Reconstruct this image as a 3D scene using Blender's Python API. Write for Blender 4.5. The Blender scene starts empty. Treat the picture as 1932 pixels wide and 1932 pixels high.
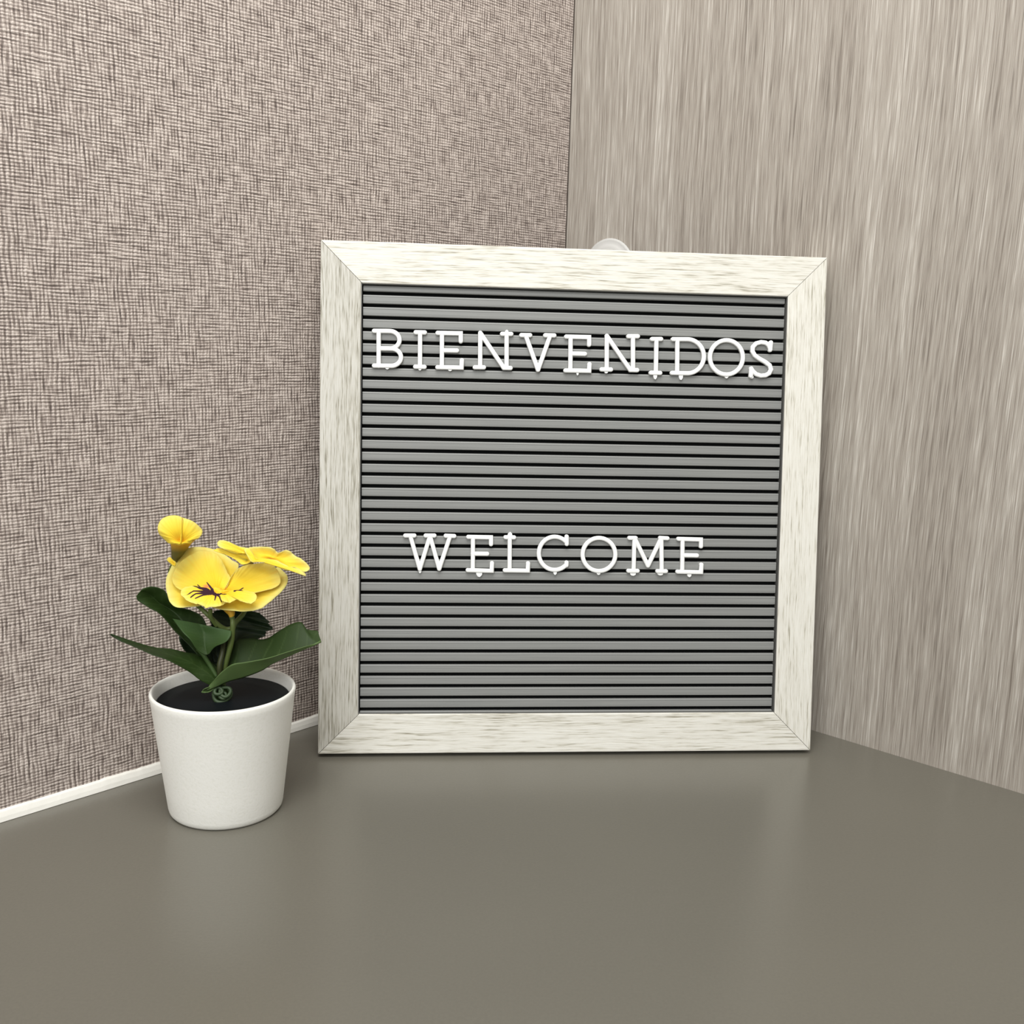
import bpy, bmesh, math, random
from mathutils import Vector, Matrix, noise as mnoise
random.seed(7)
S = bpy.context.scene
COL = S.collection

# ------------------------------------------------------------------ camera
F, CY, PITCH, ROLL, CAMH = 1945.2694, 32.3233, 0.1884507, 0.0279711, 0.2119331
fwd = Vector((0, math.cos(PITCH), -math.sin(PITCH)))
rt0 = Vector((1, 0, 0)); up0 = rt0.cross(fwd)
RT = math.cos(ROLL) * rt0 + math.sin(ROLL) * up0
UP = -math.sin(ROLL) * rt0 + math.cos(ROLL) * up0
CAM = Vector((0, 0, CAMH))
cd = bpy.data.cameras.new('camera'); cam = bpy.data.objects.new('camera', cd); COL.objects.link(cam)
cd.sensor_width = 36; cd.lens = F / 1932 * 36; cd.shift_y = CY / 1932; cd.clip_start = 0.01
M = Matrix((RT, UP, -fwd)).transposed().to_4x4(); M.translation = CAM
cam.matrix_world = M
S.camera = cam

# ------------------------------------------------------------------ world, lamps, exposure
w = bpy.data.worlds.new('room_light'); S.world = w; w.use_nodes = True
w.node_tree.nodes['Background'].inputs[0].default_value = (1.0, 0.995, 0.975, 1)
w.node_tree.nodes['Background'].inputs[1].default_value = 0.52
def area(name, loc, target, sx, sy, power, col):
    l = bpy.data.lights.new(name, 'AREA'); l.shape = 'RECTANGLE'; l.size = sx; l.size_y = sy
    l.energy = power; l.color = col
    o = bpy.data.objects.new(name, l); COL.objects.link(o)
    o.location = loc
    o.rotation_euler = (Vector(target) - Vector(loc)).to_track_quat('-Z', 'Y').to_euler()
    return o
area('ceiling_light_panel', (-0.02, 0.10, 0.86), (0.05, 0.45, 0.05), 0.5, 0.5, 5.8, (1.0, 0.99, 0.965))
area('window_daylight', (-0.42, -1.15, 0.9), (0.0, 0.5, 0.15), 0.9, 0.9, 14.5, (0.98, 0.995, 1.0))
S.view_settings.view_transform = 'Standard'; S.view_settings.look = 'None'
S.view_settings.gamma = 1; S.view_settings.use_curve_mapping = False
S.view_settings.exposure = 0.0

# ------------------------------------------------------------------ helpers
def lin(c):
    return tuple(((v / 255) / 12.92 if v / 255 <= .04045 else ((v / 255 + .055) / 1.055) ** 2.4) for v in c[:3]) + (1,)
def tag(o, label=None, cat=None, group=None, kind=None):
    if label: o['label'] = label
    if cat: o['category'] = cat
    if group: o['group'] = group
    if kind: o['kind'] = kind
    return o
def link_mesh(name, me, mat, parent=None, smooth=False):
    o = bpy.data.objects.new(name, me); COL.objects.link(o)
    if mat: me.materials.append(mat)
    if parent: o.parent = parent
    if smooth:
        for p in me.polygons: p.use_smooth = True
    return o
def obj(name, bm, mat, parent=None, smooth=False):
    me = bpy.data.meshes.new(name); bmesh.ops.recalc_face_normals(bm, faces=bm.faces[:])
    bm.to_mesh(me); bm.free()
    return link_mesh(name, me, mat, parent, smooth)
def box(x0, x1, y0, y1, z0, z1, bev=0, seg=2):
    bm = bmesh.new()
    bmesh.ops.create_cube(bm, size=1)
    for v in bm.verts:
        v.co = Vector(((x0 + x1) / 2 + v.co.x * (x1 - x0), (y0 + y1) / 2 + v.co.y * (y1 - y0), (z0 + z1) / 2 + v.co.z * (z1 - z0)))
    if bev: bmesh.ops.bevel(bm, geom=bm.edges[:], offset=bev, segments=seg, profile=.5, affect='EDGES')
    return bm
def catmull(pts, n, closed=False):
    P = [Vector(p) for p in pts]; m = len(P); out = []
    segs = m if closed else m - 1
    for i in range(n):
        t = i / (n if closed else n - 1) * segs
        k = min(int(t), segs - 1); u = t - k
        if closed: a, b, c, d = P[(k - 1) % m], P[k % m], P[(k + 1) % m], P[(k + 2) % m]
        else: a, b, c, d = P[max(k - 1, 0)], P[k], P[k + 1], P[min(k + 2, m - 1)]
        out.append(.5 * ((2 * b) + (-a + c) * u + (2 * a - 5 * b + 4 * c - d) * u * u + (-a + 3 * b - 3 * c + d) * u ** 3))
    return out
def ray(px, py):
    return (fwd * F + RT * (px - 966) - UP * (py - 966 - CY)).normalized()
def hit(px, py, P, n):
    d = ray(px, py); t = (P - CAM).dot(n) / d.dot(n)
    return CAM + d * t

# ------------------------------------------------------------------ node helpers
class NT:
    def __init__(s, name, rough=.5, spec=.5):
        s.m = bpy.data.materials.new(name); s.m.use_nodes = True; s.t = s.m.node_tree
        s.b = s.t.nodes['Principled BSDF']
        s.b.inputs['Roughness'].default_value = rough
        s.b.inputs['Specular IOR Level'].default_value = spec
    def n(s, typ, **kw):
        x = s.t.nodes.new(typ)
        for k, v in kw.items(): setattr(x, k, v)
        return x
    def l(s, a, b): s.t.links.new(a, b)
    def inp(s, sock, v):
        if isinstance(v, (int, float, tuple)): sock.default_value = v
        else: s.l(v, sock)
    def math(s, op, a, b=0.0, c=None):
        x = s.n('ShaderNodeMath', operation=op); s.inp(x.inputs[0], a); s.inp(x.inputs[1], b)
        if c is not None: s.inp(x.inputs[2], c)
        return x.outputs[0]
    def coord(s, rnd=0.0):
        c = s.n('ShaderNodeTexCoord').outputs['Object']
        if rnd:
            oi = s.n('ShaderNodeObjectInfo').outputs['Random']
            k = s.math('MULTIPLY', oi, rnd)
            cb = s.n('ShaderNodeCombineXYZ'); s.l(k, cb.inputs[0]); s.l(k, cb.inputs[1]); s.l(k, cb.inputs[2])
            va = s.n('ShaderNodeVectorMath', operation='ADD'); s.l(c, va.inputs[0]); s.l(cb.outputs[0], va.inputs[1]); c = va.outputs[0]
        return c
    def noise(s, co, sc, detail=2, rough=.5, dist=0.0):
        mp = s.n('ShaderNodeMapping'); s.l(co, mp.inputs[0]); mp.inputs['Scale'].default_value = sc
        x = s.n('ShaderNodeTexNoise'); s.l(mp.outputs[0], x.inputs['Vector']); x.inputs['Scale'].default_value = 1
        x.inputs['Detail'].default_value = detail; x.inputs['Roughness'].default_value = rough; x.inputs['Distortion'].default_value = dist
        return x.outputs['Fac']
    def ramp(s, f, stops):
        r = s.n('ShaderNodeValToRGB'); s.l(f, r.inputs[0]); e = r.color_ramp.elements
        while len(e) < len(stops): e.new(.5)
        for k, (p, c) in zip(e, stops): k.position = p; k.color = lin(c)
        return r.outputs[0]
    def rng(s, f, a, b, c=0.0, d=1.0):
        x = s.n('ShaderNodeMapRange'); s.l(f, x.inputs[0])
        for i, v in enumerate((a, b, c, d)): x.inputs[i + 1].default_value = v
        return x.outputs[0]
    def mix(s, f, a, b, mode='MIX'):
        x = s.n('ShaderNodeMix', data_type='RGBA', blend_type=mode)
        s.inp(x.inputs[0], f); s.inp(x.inputs[6], a); s.inp(x.inputs[7], b); return x.outputs[2]
    def bump(s, h, dist, strength=1.0):
        x = s.n('ShaderNodeBump'); s.l(h, x.inputs['Height']); x.inputs['Distance'].default_value = dist
        x.inputs['Strength'].default_value = strength; s.l(x.outputs[0], s.b.inputs['Normal'])
    def color(s, c): s.inp(s.b.inputs['Base Color'], c)

def plain(name, c, rough=.5, spec=.5):
    n = NT(name, rough, spec); n.color(lin(c)); return n.m

def wallpaper_mat():
    n = NT('linen_wallpaper', .62, .35); co = n.coord()
    sep = n.n('ShaderNodeSeparateXYZ'); n.l(co, sep.inputs[0]); X, Z = sep.outputs[0], sep.outputs[2]
    wob1 = n.noise(co, (150, 1, 50), 2); wob2 = n.noise(co, (45, 1, 170), 2)
    def thread(c, period, wob, amp, reg):
        ph = n.math('ADD', n.math('MULTIPLY', c, 2 * math.pi / period), n.math('MULTIPLY', wob, amp))
        s_ = n.math('MULTIPLY_ADD', n.math('SINE', ph), .5, .5)
        return s_
    v = thread(X, .0018, wob1, 11.0, 1); h = thread(Z, .00142, wob2, 9.0, 1)
    nv = n.rng(n.noise(co, (820, 1, 110), 2, .6), .3, .7); nh = n.rng(n.noise(co, (100, 1, 950), 2, .6), .3, .7)
    v2 = n.math('MULTIPLY_ADD', v, .45, n.math('MULTIPLY', nv, .55)); h2 = n.math('MULTIPLY_ADD', h, .5, n.math('MULTIPLY', nh, .5))
    patch = n.rng(n.noise(co, (70, 1, 90), 2, .6), .35, .65, .15, .85)
    wv = n.math('MULTIPLY', v2, patch); wh = n.math('MULTIPLY', h2, n.math('SUBTRACT', 1.0, patch))
    s1 = n.math('MULTIPLY_ADD', n.math('MULTIPLY', v2, h2), .75, n.math('MULTIPLY', n.math('ADD', wv, wh), .6))
    grit = n.noise(co, (1200, 1, 1200), 2, .6)
    H = n.math('MULTIPLY_ADD', s1, .72, n.math('MULTIPLY', grit, .28))
    big = n.noise(co, (6, 1, 6), 2)
    H2 = n.math('MULTIPLY_ADD', big, .10, H)
    c = n.ramp(H2, [(.26, WP[0]), (.40, WP[1]), (.50, WP[2]), (.70, WP[3])])  # relief shading painted into the colour: dark weave pits, bright raised threads
    n.color(c); n.bump(H, .0007, .8)
    return n.m
WP = [(92, 81, 76), (136, 124, 117), (165, 152, 144), (216, 204, 195)]

def laminate_mat():
    n = NT('grey_oak_laminate', .5, .4); co = n.coord()
    warp = n.noise(co, (5, 1, 2.2), 2)
    mp = n.n('ShaderNodeCombineXYZ'); n.l(n.math('MULTIPLY', warp, .020), mp.inputs[0])
    va = n.n('ShaderNodeVectorMath', operation='ADD'); n.l(co, va.inputs[0]); n.l(mp.outputs[0], va.inputs[1]); wc = va.outputs[0]
    broad = n.noise(wc, (40, 1, 1.6), 3, .55)
    mid = n.noise(wc, (600, 1, 10), 3, .65)
    fine = n.noise(wc, (2000, 1, 45), 2, .6)
    f = n.math('MULTIPLY_ADD', broad, .18, n.math('MULTIPLY_ADD', mid, .40, n.math('MULTIPLY', fine, .42)))
    c = n.ramp(f, [(.37, (118, 110, 101)), (.46, (154, 146, 136)), (.54, (171, 164, 154)), (.64, (206, 201, 192))])
    pore = n.rng(n.noise(wc, (750, 1, 13), 2, .5), .60, .68)
    c = n.mix(n.math('MULTIPLY', pore, .45), c, lin((118, 108, 98)))
    n.color(c)
    gro = n.math('MULTIPLY_ADD', mid, .5, n.math('MULTIPLY', fine, .5))
    n.bump(gro, .0006, .8)
    return n.m

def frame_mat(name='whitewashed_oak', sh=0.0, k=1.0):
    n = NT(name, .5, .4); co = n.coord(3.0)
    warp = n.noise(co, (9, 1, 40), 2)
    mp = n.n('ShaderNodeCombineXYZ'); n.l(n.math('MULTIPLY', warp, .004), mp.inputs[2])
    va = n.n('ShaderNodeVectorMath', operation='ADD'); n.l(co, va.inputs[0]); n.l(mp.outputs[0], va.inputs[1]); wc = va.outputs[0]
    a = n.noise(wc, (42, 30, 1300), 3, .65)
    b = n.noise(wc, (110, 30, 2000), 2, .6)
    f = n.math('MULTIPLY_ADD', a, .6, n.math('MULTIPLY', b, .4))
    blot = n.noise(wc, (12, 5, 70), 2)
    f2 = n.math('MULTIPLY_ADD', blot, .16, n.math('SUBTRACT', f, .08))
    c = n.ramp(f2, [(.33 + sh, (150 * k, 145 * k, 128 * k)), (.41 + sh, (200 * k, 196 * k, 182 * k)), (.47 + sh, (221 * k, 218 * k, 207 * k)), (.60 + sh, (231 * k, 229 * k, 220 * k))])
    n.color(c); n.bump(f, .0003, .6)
    return n.m

def counter_mat():
    n = NT('matt_taupe_counter', .29, .5); co = n.coord()
    a = n.noise(co, (900, 900, 900), 2); b = n.noise(co, (7, 7, 7), 2)
    f = n.math('MULTIPLY_ADD', a, .5, n.math('MULTIPLY', b, .5))
    n.color(n.ramp(f, [(.3, (103, 100, 91)), (.7, (110, 107, 97))]))
    n.bump(a, .00006, .5)
    return n.m

def slat_mat():
    n = NT('grey_slat_plastic', .42, .45); co = n.coord(2.0)
    a = n.noise(co, (25, 1, 2500), 3, .6)
    n.color(n.ramp(a, [(.3, (129, 130, 128)), (.7, (143, 144, 141))]))
    n.bump(a, .00006, .5)
    return n.m

def pot_mat():
    n = NT('white_speckled_plastic', .48, .4); co = n.coord()
    a = n.noise(co, (900, 900, 900), 2)
    n.color(n.ramp(a, [(.25, (236, 235, 226)), (.5, (241, 240, 233))])); n.bump(a, .00012, .5)
    return n.m

def attr_mat(name, rough, spec, sss=0.0, trans=0.0):
    n = NT(name, rough, spec)
    a = n.n('ShaderNodeAttribute', attribute_name='tint')
    n.color(a.outputs['Color'])
    if trans:
        tr = n.n('ShaderNodeBsdfTranslucent'); n.l(a.outputs['Color'], tr.inputs[0])
        ms = n.n('ShaderNodeMixShader'); ms.inputs[0].default_value = trans
        n.l(n.b.outputs[0], ms.inputs[1]); n.l(tr.outputs[0], ms.inputs[2])
        n.l(ms.outputs[0], n.t.nodes['Material Output'].inputs['Surface'])
    co = n.coord(); n.bump(n.noise(co, (700, 700, 700), 2), .0001, .4)
    return n.m

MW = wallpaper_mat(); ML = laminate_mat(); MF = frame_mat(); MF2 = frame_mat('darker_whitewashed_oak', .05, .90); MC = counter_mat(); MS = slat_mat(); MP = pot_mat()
MPET = attr_mat('yellow_petal_fabric',   .65, .2, trans=.14); MLEAF = attr_mat('green_leaf_fabric', .55, .3, trans=.08)
MSTEM = attr_mat('green_stem_plastic', .5, .4)
MBACK = plain('black_felt_backing', (16, 17, 17), .9, .1)
MBODY = plain('grey_board_edge', (120, 118, 112), .6)
MSOIL = plain('black_pot_filler', (11, 16, 20), .6, .15)
MCAULK = NT('white_sealant', .45, .4); MCAULK.color(lin((240, 238, 230))); _c = MCAULK.coord(); MCAULK.bump(MCAULK.noise(_c, (160, 160, 160), 3), .0006, .5); MCAULK = MCAULK.m
MLET = plain('white_letter_plastic', (246, 247, 245), .35, .5)
MDARK = plain('dark_joint', (88, 80, 73), .8, .2)
def clear_mat():
    n = NT('clear_soft_plastic', .25, .5); n.color(lin((236, 235, 231)))
    n.b.inputs['Transmission Weight'].default_value = .35; n.b.inputs['IOR'].default_value = 1.2
    return n.m
MCLR = clear_mat()

# ------------------------------------------------------------------ setting
CX, CYW, YAW = 0.028796, 0.673013, 0.8193294
def frame_obj(o, origin, ang):
    o.location = origin; o.rotation_euler = (0, 0, ang); return o
# left wall: local x runs from the corner toward the camera's left (negative), inner face at local y=0
wl = obj('wall_left', box(-1.25, 0.0, 0.0, 0.02, 0.0, 1.3), MW); tag(wl, kind='structure', label='taupe linen-textured wallpaper wall left of the corner')
frame_obj(wl, (CX, CYW, 0), YAW)
wr = obj('wall_right', box(0.0006, 1.0, 0.0, 0.02, 0.0, 1.3), ML); tag(wr, kind='structure', label='grey-beige vertical-grain laminate wall right of the corner')
frame_obj(wr, (CX, CYW, 0), YAW - math.pi / 2)
jn = obj('trim_1', box(-0.0004, 0.0004, -0.0004, 0.0004, 0.0, 1.3), MDARK); tag(jn, kind='structure', label='thin dark joint line where the two walls meet')
frame_obj(jn, (CX, CYW, 0), YAW)
# counter: real slab filling the corner and reaching past the camera
bm = bmesh.new()
dl = Vector((-math.cos(YAW), -math.sin(YAW), 0)); dr = Vector((math.sin(YAW), -math.cos(YAW), 0))
c0 = Vector((CX, CYW, 0)); q = [c0, c0 + dl * 1.25, c0 + dl * 1.25 + dr * 1.0, c0 + dr * 1.0]
top = [bm.verts.new(p) for p in q]; bot = [bm.verts.new(p - Vector((0, 0, .03))) for p in q]
bm.faces.new(top); bm.faces.new(bot[::-1])
for i in range(4): bm.faces.new([top[i], bot[i], bot[(i + 1) % 4], top[(i + 1) % 4]])
ct = obj('counter', bm, MC); tag(ct, 'matt taupe-brown countertop filling the corner under the board and plant', 'counter')
# sealant bead along the foot of the papered wall: uneven upper edge
bm = bmesh.new(); N = 500; prev = None
for i in range(N + 1):
    x = -1.25 * i / N
    hgt = .0049 + .0004 * mnoise.noise(Vector((x * 60, 0, 0))) + .0003 * mnoise.noise(Vector((x * 700, 3, 0)))
    dep = .0028 + .0003 * mnoise.noise(Vector((x * 40, 7, 0)))
    ring = [bm.verts.new((x, y, z)) for y, z in ((-.00001, hgt), (-dep * .45, hgt * .86), (-dep * .8, hgt * .45), (-dep, .0002), (-.00001, .0002))]
    if prev:
        for k in range(5): bm.faces.new([prev[k], prev[(k + 1) % 5], ring[(k + 1) % 5], ring[k]])
    prev = ring
sl = obj('trim_2', bm, MCAULK, smooth=False); tag(sl, kind='structure', label='white sealant bead along the foot of the wallpapered wall')
frame_obj(sl, (CX, CYW, 0), YAW)

# ------------------------------------------------------------------ letter board
BX, BY, BYAW, LEAN, BH, BW, T = -0.0940270, 0.4854835, 0.0885519, 0.1279718, 0.2538474, 0.254, 0.01489
FW, FH = .0198134, .0201796
bo = bpy.data.objects.new('letter_board', None); COL.objects.link(bo)
tag(bo, 'square grey slatted letter board in a whitewashed wood frame leaning into the corner', 'letter board')
r_ = Vector((math.cos(BYAW), math.sin(BYAW), 0)); bk = Vector((-math.sin(BYAW), math.cos(BYAW), 0))
v_ = math.cos(LEAN) * Vector((0, 0, 1)) + math.sin(LEAN) * bk
n_ = math.cos(LEAN) * bk - math.sin(LEAN) * Vector((0, 0, 1))        # into the board
BO = Vector((BX, BY, T * math.sin(LEAN)))
bo.matrix_world = Matrix(((r_.x, n_.x, v_.x, BO.x), (r_.y, n_.y, v_.y, BO.y), (r_.z, n_.z, v_.z, BO.z), (0, 0, 0, 1)))
DEP = .0026                                                          # slat face behind the frame face
def buv(px, py, dep=0.0):
    P = hit(px, py, BO + n_ * dep, n_) - BO
    return P.dot(r_), P.dot(v_)
def frame_bar(L, Wd):
    # local x along the bar (0..L), z from outer edge 0 to inner edge Wd, y depth; mitred ends
    g = .00014
    bm = bmesh.new()
    a = [(g, 0), (L - g, 0), (L - Wd - g, Wd), (Wd + g, Wd)]
    fr = [bm.verts.new((x, 0, z)) for x, z in a]; ba = [bm.verts.new((x, T, z)) for x, z in a]
    bm.faces.new(fr); bm.faces.new(ba[::-1])
    for i in range(4): bm.faces.new([fr[i], ba[i], ba[(i + 1) % 4], fr[(i + 1) % 4]])
    bmesh.ops.recalc_face_normals(bm, faces=bm.faces[:])
    long_e = [e for e in bm.edges if abs(e.verts[0].co.z - e.verts[1].co.z) < 1e-6 and abs(e.verts[0].co.y - e.verts[1].co.y) < 1e-6]
    oth = [e for e in bm.edges if e not in long_e and e.verts[0].co.y < 1e-6 and e.verts[1].co.y < 1e-6]
    bmesh.ops.bevel(bm, geom=long_e, offset=.0006, segments=3, profile=.5, affect='EDGES')
    return bm
for L, Wd, loc, ang in ((BW, FH, (0, 0, 0), 0), (BH, FW, (BW, 0, 0), -90), (BW, FH, (BW, 0, BH), 180), (BH, FW, (0, 0, BH), 90)):
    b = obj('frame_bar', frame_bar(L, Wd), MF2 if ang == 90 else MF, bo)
    b.location = loc; b.rotation_euler = (0, math.radians(ang), 0)
bp = obj('backing', box(FW - .004, BW - FW + .004, DEP + .0026, T - .0012, FH - .004, BH - FH + .004), MBACK, bo)
bp2 = obj('back_panel', box(FW - .003, BW - FW + .003, T - .0012, T - .0002, FH - .003, BH - FH + .003), MBODY, bo)
MSTRIP = plain('grey_inner_strip', (98, 98, 95), .6, .3)  # thin strips added to turn the frame's inner side faces grey
obj('inner_strip', box(FW, FW + .0003, .0007, DEP + .0026, FH, BH - FH), MSTRIP, bo)
obj('inner_strip', box(BW - FW - .0003, BW - FW, .0007, DEP + .0026, FH, BH - FH), MSTRIP, bo)
obj('inner_strip', box(FW + .0003, BW - FW - .0003, .0007, DEP + .0026, BH - FH - .0003, BH - FH), MSTRIP, bo)
obj('inner_strip', box(FW + .0003, BW - FW - .0003, .0007, DEP + .0026, FH, FH + .0003), MSTRIP, bo)
# grooves measured on the board: 36 of them, 35 equal steps
gt = buv(1080, 568.0, DEP)[1]; gb = buv(1080, 1338.0, DEP)[1]
GT = buv(690, 552.4, DEP)[1]; GB = buv(690, 1338.6, DEP)[1]; STEP = (GT - GB) / 35
GW = .00165
sw = (BW - 2 * FW)
def slat_bm(z0, z1):
    x0, x1 = FW + .0008, BW - FW - .0008
    # profile across (y,z): flat face, soft lower lip, crisp lit upper ridge
    h = z1 - z0
    prof = [(.0026, z0 + .0001), (.0006, z0), (.00015, z0 + .00025), (0.00005, z0 + h * .3), (0.00005, z1 - .0011), (-.00005, z1 - .0007), (.00012, z1 - .0002), (.0006, z1), (.0026, z1 - .0001)]
    bm = bmesh.new(); A = []; B = []
    for y, z in prof: A.append(bm.verts.new((x0, DEP + y, z))); B.append(bm.verts.new((x1, DEP + y, z)))
    k = len(prof)
    for i in range(k): bm.faces.new([A[i], B[i], B[(i + 1) % k], A[(i + 1) % k]])
    bm.faces.new(A[::-1]); bm.faces.new(B)
    return bm
edges = [FH + .0004] + [GB + STEP * i for i in range(36)] + [BH - FH - .0005]
for i in range(37):
    z0 = edges[i] + (GW / 2 if i else 0); z1 = edges[i + 1] - (GW / 2 if i < 36 else 0)
    if z1 - z0 < .0004: continue
    obj('slat', slat_bm(z0, z1), MS, bo)

# ------------------------------------------------------------------ letters
def arc(cx, cy, rx, ry, a0, a1, n=24):
    return [(cx + rx * math.cos(math.radians(a0 + (a1 - a0) * i / n)), cy - ry * math.sin(math.radians(a0 + (a1 - a0) * i / n))) for i in range(n + 1)]
LZ0, LZ1 = DEP - .0000, DEP - .0019      # letter back and front, in board depth
def add_stroke(bm, pts, wd, zoff=0.0, closed=False, z0=LZ0, z1=LZ1):
    # rounded ribbon with round ends, pts in board (u,v) metres
    P = [Vector(p) for p in pts]
    if closed: P = P[:-1] if (P[0] - P[-1]).length < 1e-6 else P
    r = wd / 2; n = len(P)
    prof = [(1.0, z0), (1.0, z1 + .00045), (.80, z1 + .0001), (.45, z1), (0, z1)]
    full = [(s, z) for s, z in prof] + [(-s, z) for s, z in prof[::-1][1:]]
    secs = []
    idx = range(n)
    for i in idx:
        if closed: d = P[(i + 1) % n] - P[i - 1]
        elif i == 0: d = P[1] - P[0]
        elif i == n - 1: d = P[-1] - P[-2]
        else: d = (P[i + 1] - P[i]).normalized() + (P[i] - P[i - 1]).normalized()
        d.normalize(); nn = Vector((-d.y, d.x))
        k = 1.0
        if not closed and 0 < i < n - 1:
            c = (P[i + 1] - P[i]).normalized().dot((P[i] - P[i - 1]).normalized()); k = 1 / max(.6, math.sqrt((1 + c) / 2))
        secs.append([bm.verts.new((P[i].x + nn.x * s * r * k, z + zoff, P[i].y + nn.y * s * r * k)) for s, z in full])
    m = len(full)
    for i in range(n if closed else n - 1):
        a, b = secs[i], secs[(i + 1) % n]
        for k in range(m): bm.faces.new([a[k], a[(k + 1) % m], b[(k + 1) % m], b[k]])
    if not closed:
        for end, (p, d) in enumerate(((P[0], (P[0] - P[1]).normalized()), (P[-1], (P[-1] - P[-2]).normalized()))):
            ang0 = math.atan2(d.y, d.x); rings = []
            for s, z in prof[:-1]:
                rings.append([bm.verts.new((p.x + r * s * math.cos(ang0 + a), z + zoff - .000004, p.y + r * s * math.sin(ang0 + a))) for a in [math.radians(-90 + 180 * k / 10) for k in range(11)]])
            cv = bm.verts.new((p.x, z1 + zoff - .000004, p.y))
            for q in range(len(rings) - 1):
                for k in range(10): bm.faces.new([rings[q][k], rings[q][k + 1], rings[q + 1][k + 1], rings[q + 1][k]])
            for k in range(10): bm.faces.new([rings[-1][k], rings[-1][k + 1], cv])
def C3(x, y): return (680 + x / 4.6, 590 + y / 4.6)
def C4(x, y): return (1080 + x / 4.6, 590 + y / 4.6)
def C5(x, y): return (740 + x / 3.167, 990 + y / 3.167)
def letter(ch, conv, strokes, wd, label, group, nibs=()):
    bm = bmesh.new()
    for k, st in enumerate(strokes):
        closed = st[0] == 'O'
        pts = st[1] if closed else st
        add_stroke(bm, [buv(*conv(*p), dep=LZ1) for p in pts], wd, -.00001 * k, closed)
    uv = buv(*conv(*(strokes[0][1][0] if strokes[0][0] == 'O' else strokes[0][0])), dep=LZ1)
    for v in bm.verts: v.co.x -= uv[0]; v.co.z -= uv[1]
    o = obj('letter', bm, MLET)
    for f in o.data.polygons: f.use_smooth = True
    o.matrix_world = bo.matrix_world @ Matrix.Translation((uv[0], 0, uv[1]))
    tag(o, label, 'letter', group)
    for (x, y, sx, sy) in nibs:
        b2 = bmesh.new(); c = buv(*conv(x, y), dep=LZ1)
        w2, h2 = sx, sy
        pts = [(-w2, .0006), (w2, .0006), (w2 * .9, -h2 * .5), (w2 * .25, -h2), (-w2 * .4, -h2 * .9), (-w2 * .9, -h2 * .4)]
        if h2 < 0: pts = [(-w2, -.0006), (w2, -.0006), (w2 * .8, -h2 * .5), (w2 * .15, -h2), (-w2 * .7, -h2 * .5)]
        fr = [b2.verts.new((c[0] + a - uv[0], LZ1 + .0004, c[1] + b - uv[1])) for a, b in pts]
        ba = [b2.verts.new((c[0] + a - uv[0], LZ0 + .0001, c[1] + b - uv[1])) for a, b in pts]
        b2.faces.new(fr); b2.faces.new(ba[::-1])
        for i in range(len(pts)): b2.faces.new([fr[i], ba[i], ba[(i + 1) % len(pts)], fr[(i + 1) % len(pts)]])
        obj('tab', b2, MLET, o)
    return o
G1 = 'letters of the upper word BIENVENIDOS'; G2 = 'letters of the lower word WELCOME'
W1 = .00218; W2 = .00215
def shift(st, dx, dy=0): return [[(x + dx, y + dy) for x, y in s] for s in st]
letter('B', C3, [[(158, 158), (158, 461)], [(118, 157), (235, 158)] + arc(255, 235, 84, 76, 88, -86) + [(158, 308)], [(180, 310), (240, 310)] + arc(268, 386, 84, 75, 85, -88) + [(118, 459)]], W1,
       'white plastic letter B, first letter of the upper word', G1, [(232, 476, .0010, .0008)])
letter('I', C3, [[(518, 172), (517, 468)], [(480, 169), (559, 171)], [(476, 468), (556, 470)]], W1,
       'white plastic letter I in the upper word, between the B and the first E', G1, [(516, 486, .0008, .0008)])
letter('E', C3, [[(708, 178), (707, 474)], [(670, 175), (870, 178), (872, 246)], [(708, 326), (838, 328)], [(669, 473), (879, 477), (881, 412)]], W1,
       'white plastic letter E in the upper word, between the first I and the first N', G1, [(778, 492, .0010, .0008)])
letter('N', C3, [[(1040, 472), (1041, 174)], [(1041, 174), (1246, 479)], [(1246, 479), (1304, 480)], [(1270, 474), (1270, 186)], [(1231, 183), (1310, 184)], [(994, 473), (1072, 474)]], W1,
       'white plastic letter N in the upper word, between the first E and the V', G1, [(1270, 166, .0010, -.0012)])
letter('V', C3, [[(1436, 197), (1543, 496)], [(1543, 496), (1648, 199)], [(1398, 194), (1474, 195)], [(1606, 195), (1684, 197)]], W1,
       'white plastic letter V in the middle of the upper word', G1, ())
letter('E', C3, [[(1826, 208), (1824, 500)], [(1788, 207), (1986, 211), (1987, 276)], [(1826, 354), (1950, 357)], [(1782, 501), (1988, 505), (1990, 446)]], W1,
       'white plastic letter E in the upper word, just right of the V', G1, [(1886, 522, .0006, .0012)])
letter('N', C4, [[(300, 492), (301, 200)], [(301, 200), (505, 497)], [(505, 497), (564, 498)], [(529, 494), (528, 206)], [(489, 204), (570, 204)], [(256, 491), (336, 493)]], W1,
       'white plastic letter N in the upper word, between the second E and the second I', G1, [(295, 508, .0010, .0010)])
letter('I', C4, [[(732, 230), (727, 520)], [(694, 228), (772, 228)], [(684, 521), (764, 523)]], W1,
       'white plastic letter I in the upper word, between the second N and the D', G1, [(721, 540, .0010, .0022)])
letter('D', C4, [[(914, 232), (912, 524)], [(876, 229), (1000, 230)] + arc(1000, 378, 144, 148, 84, -84) + [(1000, 526), (868, 522)]], W1,
       'white plastic letter D in the upper word, left of the O', G1, [(944, 545, .0011, .0022)])
letter('O', C4, [('O', arc(1340, 387, 143, 149, 0, 360, 48))], W1,
       'white plastic round letter O in the upper word', G1, [(1340, 545, .0011, .0014)])
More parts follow.
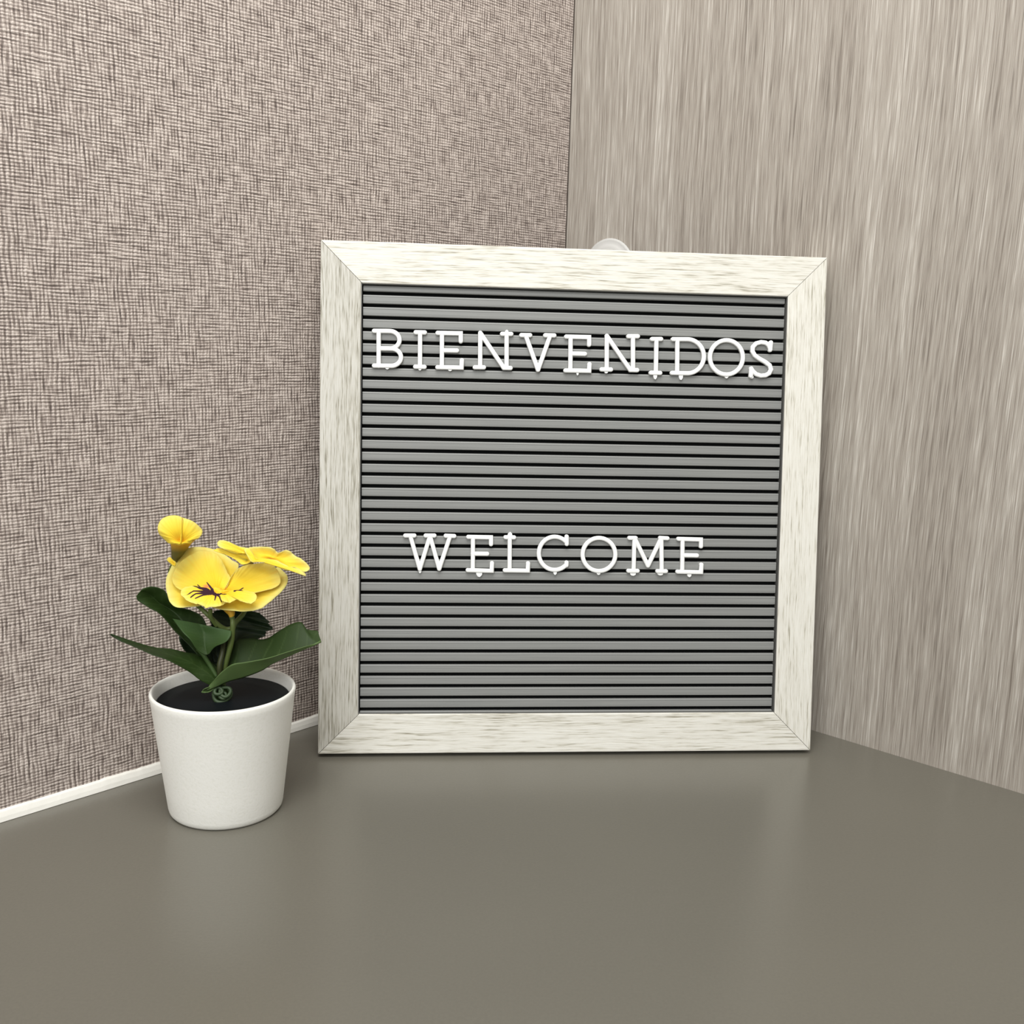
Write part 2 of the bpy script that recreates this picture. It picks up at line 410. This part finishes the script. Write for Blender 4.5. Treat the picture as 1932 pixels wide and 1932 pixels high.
letter('S', C4, [[(1720, 322), (1727, 258)], [(1722, 318), (1705, 278), (1680, 260), (1640, 255), (1598, 266), (1570, 296), (1566, 332), (1585, 368), (1625, 398), (1675, 425), (1715, 455), (1728, 490), (1712, 525), (1680, 543), (1636, 546), (1596, 532), (1568, 505), (1556, 485)], [(1556, 484), (1552, 548)]], W1,
       'white plastic letter S, last letter of the upper word', G1, [(1558, 560, .0010, .0006)])
letter('W', C5, [[(108, 68), (165, 266)], [(165, 266), (226, 68)], [(226, 68), (281, 265)], [(281, 265), (346, 70)], [(78, 66), (132, 66)], [(200, 66), (252, 66)], [(320, 67), (371, 69)]], W2,
       'white plastic letter W, first letter of the lower word', G2, [(166, 278, .0007, .0010)])
letter('E', C5, [[(483, 76), (482, 273)], [(455, 74), (590, 76), (591, 117)], [(482, 174), (568, 175)], [(452, 273), (596, 277), (597, 231)]], W2,
       'white plastic letter E in the lower word, between the W and the L', G2, [(520, 287, .0016, .0022)])
letter('L', C5, [[(703, 78), (702, 273)], [(678, 76), (729, 77)], [(674, 274), (812, 276), (813, 232)]], W2,
       'white plastic letter L in the lower word', G2, [(704, 62, .0013, -.0016)])
letter('C', C5, [arc(972, 172, 95, 99, 42, 318, 36), [(1044, 72), (1044, 116)], [(1042, 244), (1043, 227)]], W2,
       'white plastic letter C in the lower word', G2, [(974, 284, .0009, .0014)])
letter('O', C5, [('O', arc(1237, 179, 98, 99, 0, 360, 48))], W2,
       'white plastic round letter O in the lower word', G2, [(1234, 289, .0010, .0010)])
letter('M', C5, [[(1444, 276), (1449, 84)], [(1452, 84), (1530, 246)], [(1530, 246), (1608, 84)], [(1610, 84), (1612, 276)], [(1420, 80), (1456, 80)], [(1604, 80), (1646, 82)], [(1414, 277), (1468, 277)], [(1588, 279), (1637, 279)]], W2,
       'white plastic letter M in the lower word', G2, [(1440, 294, .0015, .0010), (1603, 294, .0015, .0008)])
letter('E', C5, [[(1737, 88), (1735, 281)], [(1713, 86), (1846, 89), (1847, 130)], [(1736, 183), (1823, 185)], [(1708, 282), (1848, 285), (1850, 240)]], W2,
       'white plastic letter E, last letter of the lower word', G2, [(1777, 300, .0011, .0012)])

# ------------------------------------------------------------------ clear suction disc on the right wall behind the board
nr = Vector((math.cos(YAW), math.sin(YAW), 0))
HP = hit(1149, 512, c0, nr)
hk = bpy.data.objects.new('suction_cup', None); COL.objects.link(hk)
tag(hk, 'clear plastic suction disc on the wood wall peeking above the board frame', 'suction cup')
hk.location = HP; hk.rotation_euler = (-nr).to_track_quat('Z', 'Y').to_euler()
def lathe(prof, seg=64, closed=False):
    bm = bmesh.new(); rings = []
    for r, z in prof:
        if r < 1e-7: rings.append([bm.verts.new((0, 0, z))]); continue
        rings.append([bm.verts.new((r * math.cos(2 * math.pi * i / seg), r * math.sin(2 * math.pi * i / seg), z)) for i in range(seg)])
    for a, b in zip(rings, rings[1:] + ([rings[0]] if closed else [])):
        for i in range(seg):
            j = (i + 1) % seg
            if len(a) == 1: bm.faces.new([a[0], b[i], b[j]])
            elif len(b) == 1: bm.faces.new([a[i], a[j], b[0]])
            else: bm.faces.new([a[i], a[j], b[j], b[i]])
    return bm
k_ = .0195
obj('disc', lathe([(0, .0002), (k_, .0002), (k_, .0011), (k_ * .93, .0015), (k_ * .86, .0013), (k_ * .80, .0022), (k_ * .70, .0030), (k_ * .60, .0029), (k_ * .52, .0048), (k_ * .40, .0062), (k_ * .30, .0064), (k_ * .26, .0088), (k_ * .2, .0095), (0, .0095)]), MCLR, hk, True)
def tube_bm(pts, rad, seg=10, n=40):
    P = catmull(pts, n); bm = bmesh.new(); prev = None; up = Vector((0.3, 0.2, 1)).normalized()
    R = rad if callable(rad) else (lambda t: rad)
    for i, p in enumerate(P):
        d = (P[min(i + 1, n - 1)] - P[max(i - 1, 0)]).normalized()
        a = d.cross(up); a = a.normalized() if a.length > 1e-3 else Vector((1, 0, 0)); b = d.cross(a)
        rr = R(i / (n - 1))
        ring = [bm.verts.new(p + rr * (a * math.cos(2 * math.pi * k / seg) + b * math.sin(2 * math.pi * k / seg))) for k in range(seg)]
        if prev:
            for k in range(seg): bm.faces.new([prev[k], prev[(k + 1) % seg], ring[(k + 1) % seg], ring[k]])
        else: bm.faces.new(ring[::-1])
        prev = ring
    bm.faces.new(prev); return bm

# ------------------------------------------------------------------ potted pansy
PX, PY, RTOP, RBOT, PH = -0.1244858, 0.4302330, 0.0310569, 0.0245556, 0.0559290
PO = Vector((PX, PY, 0))
pp = bpy.data.objects.new('potted_flower', None); COL.objects.link(pp); pp.location = PO
tag(pp, 'artificial yellow pansy with green leaves in a white tapered pot left of the board', 'potted plant')
th = .0016
def rad_at(z): return RBOT + (RTOP - RBOT) * z / PH
prof = [(0, .0008), (RBOT - .003, .0008), (RBOT - .0022, .00005), (RBOT - .0009, .0003), (rad_at(.0012) - .0002, .0013), (rad_at(.003), .003)]
prof += [(rad_at(z), z) for z in (.012, .022, .032, .042, .052)] + [(RTOP, PH - .0012), (RTOP - .0003, PH - .0004), (RTOP - .0009, PH), (RTOP - .0014, PH - .0005), (RTOP - .0018, PH - .0014)]
prof += [(rad_at(z) - .0019, z) for z in (.05, .04, .02, .006)] + [(0, .005)]
pot = obj('pot', lathe(prof, 128), MP, pp, True)
SZ = PH - .0052
bm = lathe([(0, SZ + .0006), (.012, SZ + .0003), (.02, SZ), (rad_at(SZ) - .0022, SZ), (rad_at(SZ) - .0022, SZ - .002), (0, SZ - .002)], 96)
soil = obj('soil', bm, MSOIL, pp, True)

h_ = Vector((PX, PY, 0)).normalized(); TOW = -h_                   # horizontal direction from plant to the viewer side
def W3(cx, cy, d=0.0):
    """crop drawing coordinates -> point on the upright plane through the plant, d mm nearer the room"""
    return hit(200 + cx / 4.6, 950 + cy / 4.6, PO + TOW * d * .001, h_) - PO
def set_tint(me, cols):
    at = me.color_attributes.new('tint', 'FLOAT_COLOR', 'POINT')
    for i, c in enumerate(cols): at.data[i].color = c
def mixc(a, b, t): t = max(0, min(1, t)); return tuple(a[i] * (1 - t) + b[i] * t for i in range(3)) + (1,)
def seg_dist(p, a, b):
    ax, ay = a; bx, by = b; dx, dy = bx - ax, by - ay
    t = max(0, min(1, ((p[0] - ax) * dx + (p[1] - ay) * dy) / (dx * dx + dy * dy + 1e-9)))
    return math.hypot(p[0] - ax - t * dx, p[1] - ay - t * dy), t
Y_DEEP, Y_MID, Y_PALE, Y_EDGE = lin((240, 186, 34)), lin((249, 216, 56)), lin((247, 222, 84)), lin((238, 230, 140))
MARK = lin((58, 28, 44)); PINK = lin((240, 140, 86)); ORANGE = lin((246, 178, 20))
MARKS = [([(950, 800), (905, 775), (870, 752), (835, 735), (795, 695)], 22, 6), ([(925, 770), (912, 730), (875, 675)], 24, 5), ([(890, 765), (820, 745), (740, 716)], 22, 5),
         ([(900, 780), (830, 772), (760, 768), (705, 800)], 18, 5), ([(905, 792), (830, 790), (780, 795), (735, 822)], 16, 5), ([(910, 795), (850, 802), (775, 828)], 14, 4),
         ([(915, 780), (960, 797), (1043, 797)], 20, 6), ([(950, 795), (985, 815), (1000, 855)], 16, 7), ([(950, 790), (952, 820), (944, 850)], 14, 6),
         ([(1115, 772), (1145, 757), (1188, 724)], 13, 6), ([(1135, 760), (1188, 768)], 12, 6), ([(860, 760), (940, 790)], 30, 26)]
def petal(parent, outline, attach, tilt, C, off=0.0, bulge=0.0, ruffle=0.0, nf=5, no=72, nr=14, marks=False, deep=Y_DEEP, pale=1.0, phase=0.0, cup=0.0, normal=None):
    t = math.radians(tilt)
    nrm = normal or (Vector((0, 0, 1)) * math.cos(t) + TOW * math.sin(t)).normalized()
    Cw = W3(*C) + PO + nrm * off * .001
    ol = catmull(outline, no, True)
    bm = bmesh.new(); cols = []; rings = []
    def col(x, y, s, a=0.0):
        c = mixc(deep, Y_MID, s * 2.2) if s < .45 else mixc(Y_MID, Y_PALE, (s - .45) / .4)
        c = mixc(c, Y_EDGE, (s - .82) / .18 * pale)
        kk = mnoise.noise(Vector((math.cos(a) * 9 + phase, math.sin(a) * 9, s * .8 + off))); c = mixc(c, deep, max(0, kk) * .35 * s)
        if marks:
            d = math.hypot((x - 1030) / 75, (y - 748) / 32); c = mixc(ORANGE, c, d)
            d = math.hypot((x - 872) / 38, (y - 712) / 24)
            if d < 1: c = mixc(PINK, c, d * d)
            for pl, w0, w1 in MARKS:
                k = len(pl) - 1
                for i in range(k):
                    dd, tt = seg_dist((x, y), pl[i], pl[i + 1]); ww = (w0 + (w1 - w0) * (i + tt) / k) / 2 * 1.2 + .6
                    if dd < ww + 2: c = mixc(MARK, c, (dd - ww + 1) / 3)
        return c
    def pos(x, y, s, a):
        P = hit(200 + x / 4.6, 950 + y / 4.6, Cw, nrm)
        dz = bulge * math.sin(math.pi * min(1, s)) + .35 * s * mnoise.noise(Vector((math.cos(a) * 6 + phase, math.sin(a) * 6, s * 2 + off))) + ruffle * s * s * math.sin(nf * a + phase) + cup * s * s
        return P - PO + nrm * dz * .001
    cv = bm.verts.new(pos(attach[0], attach[1], 0, 0)); cols.append(col(attach[0], attach[1], 0))
    for j in range(1, nr + 1):
        s = j / nr; ring = []
        for i, p in enumerate(ol):
            x = attach[0] + (p.x - attach[0]) * s; y = attach[1] + (p.y - attach[1]) * s
            ring.append(bm.verts.new(pos(x, y, s, 2 * math.pi * i / no))); cols.append(col(x, y, s, 2 * math.pi * i / no))
        rings.append(ring)
    for i in range(no): bm.faces.new([cv, rings[0][i], rings[0][(i + 1) % no]])
    for a, b in zip(rings, rings[1:]):
        for i in range(no): bm.faces.new([a[i], b[i], b[(i + 1) % no], a[(i + 1) % no]])
    me = bpy.data.meshes.new('petal'); bm.to_mesh(me); bm.free()
    set_tint(me, cols)
    o = link_mesh('petal', me, MPET, parent, True)
    md = o.modifiers.new('thickness', 'SOLIDIFY'); md.thickness = .00022; md.offset = 0
    return o
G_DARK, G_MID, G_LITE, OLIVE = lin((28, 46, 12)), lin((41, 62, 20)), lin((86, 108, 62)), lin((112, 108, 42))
def tinted(name, bm, parent, fn, mat=MSTEM):
    me = bpy.data.meshes.new(name); bmesh.ops.recalc_face_normals(bm, faces=bm.faces[:]); bm.to_mesh(me); bm.free()
    set_tint(me, [fn(v.co) for v in me.vertices])
    return link_mesh(name, me, mat, parent, True)
def stem(pts, rad, c=None, name='stem', parent=None, n=30):
    cc = c or lin((84, 98, 48))
    return tinted(name, tube_bm([W3(*p) for p in pts], rad, 8, n), parent or pp, lambda v: cc if not callable(cc) else cc(v))

# stems rising from the collar
stem([(1010, 1690, 0), (1020, 1560, 0), (1030, 1440, 0), (1062, 1310, 1), (1092, 1190, 2), (1100, 1060, 3), (1098, 1010, 2), (1090, 980, 2)], .0011)
stem([(1062, 1300, -1), (1090, 1150, -3), (1120, 1040, -5), (1195, 950, -8), (1240, 800, -12), (1215, 560, -14)], .0011)
stem([(1085, 1085, 0), (1040, 1088, 0), (980, 1055, 1), (900, 980, 2), (830, 915, 0), (700, 800, -8), (560, 620, -12), (590, 520, -12)], .0010)
stem([(905, 920, 4), (912, 990, 3), (960, 1060, 1)], .0009)
stem([(1000, 1560, 1), (985, 1420, 2), (1010, 1300, 0), (1020, 1200, -3), (1000, 1100, -4)], .0012, lin((52, 56, 28)))
stem([(960, 1500, 0), (900, 1400, -1), (850, 1320, -1), (800, 1260, -1)], .0010, lin((62, 84, 42)))

def leaf(stations, base=G_MID, tip=G_DARK, edge_in=None, ns=30, na=12, under=None, serr=0.0, v_shape=False):
    """stations: (L, M, R), each (x, y, depth mm); L/R edges and midrib"""
    ns *= 3; na = 24
    Ls = catmull([s[0] for s in stations], ns); Ms = catmull([s[1] for s in stations], ns); Rs = catmull([s[2] for s in stations], ns)
    bm = bmesh.new(); cols = []; grid = []
    for i in range(ns):
        row = []; L, Mm, R = Ls[i], Ms[i], Rs[i]; tt = i / (ns - 1)
        sr = 1 + serr * (((i * .7) % 5) / 5 - .5) if .25 < tt < .97 else 1
        for j in range(na + 1):
            u = j / na * 2 - 1                     # -1..1
            E_ = L if u < 0 else R; a = abs(u) * sr
            p = Mm + (E_ - Mm) * a
            p = p.copy(); p.z += (1 - abs(u)) * 0.0 + .35 * math.sin(tt * 9 + u * 3) * abs(u)
            if not v_shape: p.z += -1.2 * (1 - u * u) * math.sin(math.pi * min(1, tt * 1.1))
            row.append(bm.verts.new(W3(p.x, p.y, p.z)))
            c = mixc(base, tip, tt)
            if under and u < 0: c = mixc(under, base, .0)
            vein = abs(u) < .05 or (abs(((tt * 9 - abs(u) * 1.6) % 1) - .5) < .05 and abs(u) < .9)
            if vein: c = mixc(c, G_LITE, .16)
            cols.append(c)
        grid.append(row)
    for a, b in zip(grid, grid[1:]):
        for j in range(na): bm.faces.new([a[j], a[j + 1], b[j + 1], b[j]])
    me = bpy.data.meshes.new('leaf'); bm.to_mesh(me); bm.free(); set_tint(me, cols)
    o = link_mesh('leaf', me, MLEAF, pp, True)
    md = o.modifiers.new('thickness', 'SOLIDIFY'); md.thickness = .0003; md.offset = 0
    return o
# long leaf reaching left over the rim
leaf([((985, 1500, -1), (950, 1540, 2), (905, 1578, 3)), ((962, 1420, -3), (880, 1470, 2), (820, 1535, 5)), ((880, 1355, -4), (800, 1420, 2), (740, 1472, 6)),
      ((790, 1308, -5), (710, 1370, 3), (640, 1412, 8)), ((680, 1290, -5), (600, 1330, 3), (520, 1352, 8)), ((560, 1262, -5), (470, 1293, 2), (400, 1312, 7)),
      ((440, 1252, -4), (360, 1262, 1), (300, 1266, 5)), ((300, 1216, -2), (250, 1226, 1), (220, 1232, 3)), ((150, 1168, -1), (130, 1180, 0), (110, 1186, 1)), ((40, 1131, 0), (38, 1137, 0), (42, 1143, 0))], G_MID, G_DARK, ns=40)
# long folded leaf reaching right in front of the board
leaf([((905, 1570, 4), (870, 1625, 4), (1000, 1450, -1)), ((960, 1508, 7), (960, 1590, 5), (1040, 1400, -3)), ((1020, 1448, 8), (1060, 1545, 5), (1085, 1290, -6)),
      ((1100, 1395, 10), (1200, 1508, 6), (1130, 1190, -8)), ((1220, 1376, 10), (1350, 1450, 6), (1250, 1172, -9)), ((1400, 1343, 10), (1450, 1388, 6), (1385, 1178, -9)),
      ((1550, 1296, 8), (1600, 1320, 5), (1500, 1108, -8)), ((1700, 1250, 6), (1722, 1266, 4), (1600, 1050, -7)), ((1775, 1228, 4), (1790, 1240, 3), (1690, 1030, -6)), ((1830, 1206, 3), (1838, 1218, 3), (1745, 1092, -5)), ((1862, 1190, 2), (1868, 1202, 2), (1838, 1104, -3))],
     G_DARK, G_MID, under=G_LITE, ns=44, na=14, v_shape=True)
# upper left broad leaf
leaf([((900, 1330, -3), (850, 1340, -3), (790, 1310, -3)), ((900, 1200, -5), (800, 1230, -6), (730, 1240, -5)), ((880, 1080, -6), (740, 1120, -8), (658, 1168, -6)),
      ((830, 980, -7), (670, 1030, -10), (590, 1100, -7)), ((740, 930, -8), (610, 960, -11), (520, 1012, -8)), ((620, 895, -8), (540, 905, -12), (455, 948, -8)),
      ((548, 830, -8), (460, 860, -12), (390, 914, -8)), ((505, 755, -8), (390, 800, -11), (315, 868, -8)), ((400, 720, -8), (330, 768, -9), (272, 838, -8)), ((318, 738, -8), (290, 772, -8), (264, 800, -8))], G_DARK, G_MID, ns=40)
# middle small leaf
leaf([((860, 1312, 2), (880, 1312, 2), (900, 1300, 2)), ((790, 1270, 2), (860, 1240, 1), (950, 1242, 4)), ((728, 1180, 2), (850, 1165, 0), (1040, 1202, 5)),
      ((660, 1110, 1), (845, 1110, -2), (1080, 1152, 5)), ((578, 1000, 0), (820, 1046, -3), (1090, 1106, 4))], G_MID, lin((64, 92, 48)), ns=30, na=14)
# dark leaf behind the stems
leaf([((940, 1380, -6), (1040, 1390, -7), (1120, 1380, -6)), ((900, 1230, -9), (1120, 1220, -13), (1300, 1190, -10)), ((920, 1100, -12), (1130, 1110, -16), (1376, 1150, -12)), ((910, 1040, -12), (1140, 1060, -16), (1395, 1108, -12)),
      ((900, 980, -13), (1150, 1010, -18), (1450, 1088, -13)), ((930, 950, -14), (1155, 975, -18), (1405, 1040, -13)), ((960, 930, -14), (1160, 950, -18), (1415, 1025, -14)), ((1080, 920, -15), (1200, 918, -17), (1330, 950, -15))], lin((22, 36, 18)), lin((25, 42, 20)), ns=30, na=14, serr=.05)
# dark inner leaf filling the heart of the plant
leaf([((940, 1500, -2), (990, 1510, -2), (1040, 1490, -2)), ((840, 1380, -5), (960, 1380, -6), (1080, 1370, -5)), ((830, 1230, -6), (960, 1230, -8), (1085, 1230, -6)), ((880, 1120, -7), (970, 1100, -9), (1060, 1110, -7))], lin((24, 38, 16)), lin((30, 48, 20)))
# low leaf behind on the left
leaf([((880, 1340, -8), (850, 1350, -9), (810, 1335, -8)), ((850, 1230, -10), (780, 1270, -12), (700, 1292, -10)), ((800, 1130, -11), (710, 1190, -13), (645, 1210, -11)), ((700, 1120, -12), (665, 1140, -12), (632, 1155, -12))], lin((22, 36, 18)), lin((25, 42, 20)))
# collar at the foot of the stems: ringed socket with short curled bracts
cb = W3(1010, 1655, 3)
bmc = tube_bm([W3(1010, 1700, 0), W3(1010, 1600, 0)], .0030, 16, 8)
tinted('stem_collar', bmc, pp, lambda v: G_MID)
bmr = bmesh.new()
for (cx_, cy_, r0, r1, d) in ((1005, 1655, .0036, .0009, 3), (1035, 1635, .0022, .0008, 4.5), (975, 1628, .0016, .0008, 4.5), (1015, 1668, .0014, .0007, 5)):
    c = W3(cx_, cy_, d); ax = (TOW * .75 + Vector((0, 0, .66))).normalized(); e1 = ax.cross(Vector((1, .2, 0))).normalized(); e2 = ax.cross(e1)
    rings = []
    for i in range(28):
        a = 2 * math.pi * i / 28; rr = r0 * (1 + .07 * math.sin(3 * a + cx_)); dirr = e1 * math.cos(a) + e2 * math.sin(a)
        rings.append([bmr.verts.new(c + dirr * (rr + r1 * math.cos(2 * math.pi * k / 8)) + ax * r1 * math.sin(2 * math.pi * k / 8)) for k in range(8)])
    for i in range(28):
        a, b = rings[i], rings[(i + 1) % 28]
        for k in range(8): bmr.faces.new([a[k], a[(k + 1) % 8], b[(k + 1) % 8], b[k]])
tinted('collar_ring', bmr, pp, lambda v: lin((52, 70, 42)))
leaf([((930, 1590, 4), (935, 1600, 4), (940, 1612, 4)), ((890, 1595, 5), (890, 1612, 4), (900, 1635, 5)), ((850, 1612, 5), (850, 1628, 5), (870, 1642, 5)), ((828, 1638, 5), (830, 1640, 5), (840, 1645, 5))], G_LITE, G_LITE, ns=10, na=6)

def cone_tube(pts, rads, parent, fn, name='flower', nn=24):
    return tinted(name, tube_bm(pts, lambda t: rads[0] + (rads[1] - rads[0]) * t ** 1.3, 16, nn), parent, fn)

# ---- main open flower, facing up and out
f1 = cone_tube([W3(1090, 990, 2), W3(1085, 945, 1), W3(1050, 880, -1)], (.0009, .0030), pp, lambda v: lin((196, 150, 34)))
f1['label'] = 'large open yellow pansy bloom with dark purple centre markings'
A = (1000, 770)
petal(f1, [(1010, 770), (1150, 562), (1100, 505), (1040, 455), (980, 418), (880, 394), (760, 388), (680, 412), (610, 478), (560, 570), (528, 650), (520, 720), (535, 800), (560, 865), (620, 912), (730, 908), (830, 890), (900, 830)], (960, 760), 50, A, -2.2, bulge=-1.2, ruffle=.5, nf=4, cup=.8)
petal(f1, [(1010, 760), (1300, 700), (1470, 560), (1540, 585), (1578, 640), (1562, 720), (1500, 790), (1410, 860), (1330, 912), (1200, 938), (1050, 932), (930, 902), (900, 850)], (1010, 770), 38, A, -1.8, bulge=-.8, ruffle=.5, nf=3)
petal(f1, [(1010, 780), (1075, 660), (1052, 590), (1005, 500), (940, 432), (850, 412), (760, 438), (660, 492), (595, 590), (578, 680), (640, 742), (750, 760), (880, 790)], (960, 760), 50, A, 0, bulge=-1.4, ruffle=.5, nf=5, marks=True, no=300, nr=70, pale=.5)
petal(f1, [(1020, 790), (1075, 660), (1110, 600), (1152, 562), (1250, 530), (1400, 514), (1468, 552), (1505, 620), (1510, 692), (1430, 742), (1300, 775), (1150, 790)], (1030, 765), 46, A, .6, bulge=-1.2, ruffle=.4, nf=4, marks=True, no=200, nr=60, pale=.6)
petal(f1, [(1010, 760), (950, 735), (880, 735), (760, 725), (665, 735), (650, 790), (690, 835), (765, 862), (800, 882), (850, 892), (890, 903), (980, 898), (1030, 862), (1100, 842), (1060, 790)], (950, 765), 28, A, 1.4, bulge=.6, ruffle=.5, nf=6, marks=True, no=300, nr=80, pale=.6)
petal(f1, [(1010, 762), (1090, 768), (1200, 752), (1285, 778), (1308, 822), (1262, 862), (1180, 858), (1130, 836), (1060, 858), (1010, 850), (980, 800)], (1010, 780), 26, A, 2.0, bulge=.8, ruffle=.4, nf=4, marks=True, no=200, nr=60, pale=.5)

# ---- second bloom: seen from behind, trumpet shaped, upper left
def olive_fade(z0, z1):
    return lambda v: mixc(OLIVE, Y_DEEP, (v.z - z0) / (z1 - z0))
zb = W3(600, 500, -12).z; zt = W3(640, 330, -12).z
f2 = tinted('flower', tube_bm([W3(598, 505, -12), W3(605, 465, -12), (W3(628, 400, -12)), (W3(645, 335, -12)), W3(652, 300, -12)], lambda t: .0009 + .0050 * t ** 1.15, 18, 26), pp, lambda v: mixc(lin((92, 86, 34)), lin((236, 176, 36)), (v.z - zb - .0045) / (zt - zb - .003)))
f2['label'] = 'yellow pansy bloom seen from behind, topmost above the pot'
B2 = (645, 330)
petal(f2, [(650, 355), (600, 352), (545, 345), (500, 305), (460, 262), (450, 205), (475, 145), (530, 112), (590, 103), (640, 112), (668, 140), (665, 240)], (640, 330), 80, B2, 3.6, bulge=1.6, ruffle=.5, nf=3, pale=.5, deep=lin((232, 168, 30)))
petal(f2, [(640, 350), (650, 240), (652, 140), (700, 134), (760, 158), (815, 205), (836, 235), (830, 272), (795, 306), (760, 306), (735, 345), (700, 345)], (665, 330), 82, B2, 2.8, bulge=1.2, ruffle=.5, nf=3, pale=.6, phase=2, deep=lin((232, 168, 30)))
petal(f2, [(640, 350), (560, 300), (520, 200), (560, 140), (650, 120), (740, 160), (770, 240), (740, 300)], (650, 330), 78, B2, -4.0, bulge=-1.5, ruffle=.4, nf=3, pale=.6)
petal(f2, [(600, 545), (575, 535), (545, 508), (528, 490), (535, 474), (556, 464), (580, 490), (606, 510)], (590, 520), 80, (600, 520), 0, bulge=.4, ruffle=.1, no=24, nr=5)

# ---- third bloom: side-on, facing right
f3 = tinted('flower', tube_bm([W3(1215, 545, -12), W3(1225, 520, -11), W3(1240, 505, -10)], lambda t: .0012 + .0012 * t, 16, 20), pp, lambda v: lin((150, 132, 48)))
f3['label'] = 'yellow pansy bloom seen edge-on at the right, nearest the board'
B3 = (1260, 480)
petal(f3, [(1260, 500), (1190, 530), (1130, 492), (1050, 448), (990, 425), (935, 408), (975, 388), (1060, 400), (1150, 425), (1240, 450)], (1220, 490), 55, B3, -1.0, bulge=-.6, ruffle=.2, deep=lin((150, 136, 46)), pale=.0, no=48, nr=8)
petal(f3, [(1260, 470), (1200, 425), (1130, 432), (1050, 408), (985, 380), (965, 345), (988, 320), (1050, 330), (1110, 352), (1160, 375), (1230, 395), (1280, 440)], (1230, 440), 60, B3, 0, bulge=.7, ruffle=.4, nf=4, deep=Y_MID)
petal(f3, [(1300, 480), (1235, 395), (1300, 371), (1400, 380), (1460, 400), (1500, 422), (1560, 409), (1610, 425), (1650, 455), (1700, 490), (1770, 555), (1720, 590), (1640, 560), (1500, 540)], (1420, 472), 50, B3, -2.0, bulge=-2.6, ruffle=.6, nf=5, deep=lin((200, 132, 18)), pale=.9)
petal(f3, [(1200, 400), (1235, 392), (1280, 450), (1325, 478), (1400, 478), (1480, 494), (1540, 526), (1600, 556), (1680, 570), (1725, 600), (1732, 632), (1690, 608), (1600, 582), (1560, 575), (1500, 545), (1430, 520), (1320, 512), (1262, 505), (1225, 450)], (1300, 490), 46, B3, 2.2, bulge=.5, ruffle=.3, nf=4, deep=Y_MID, pale=1)
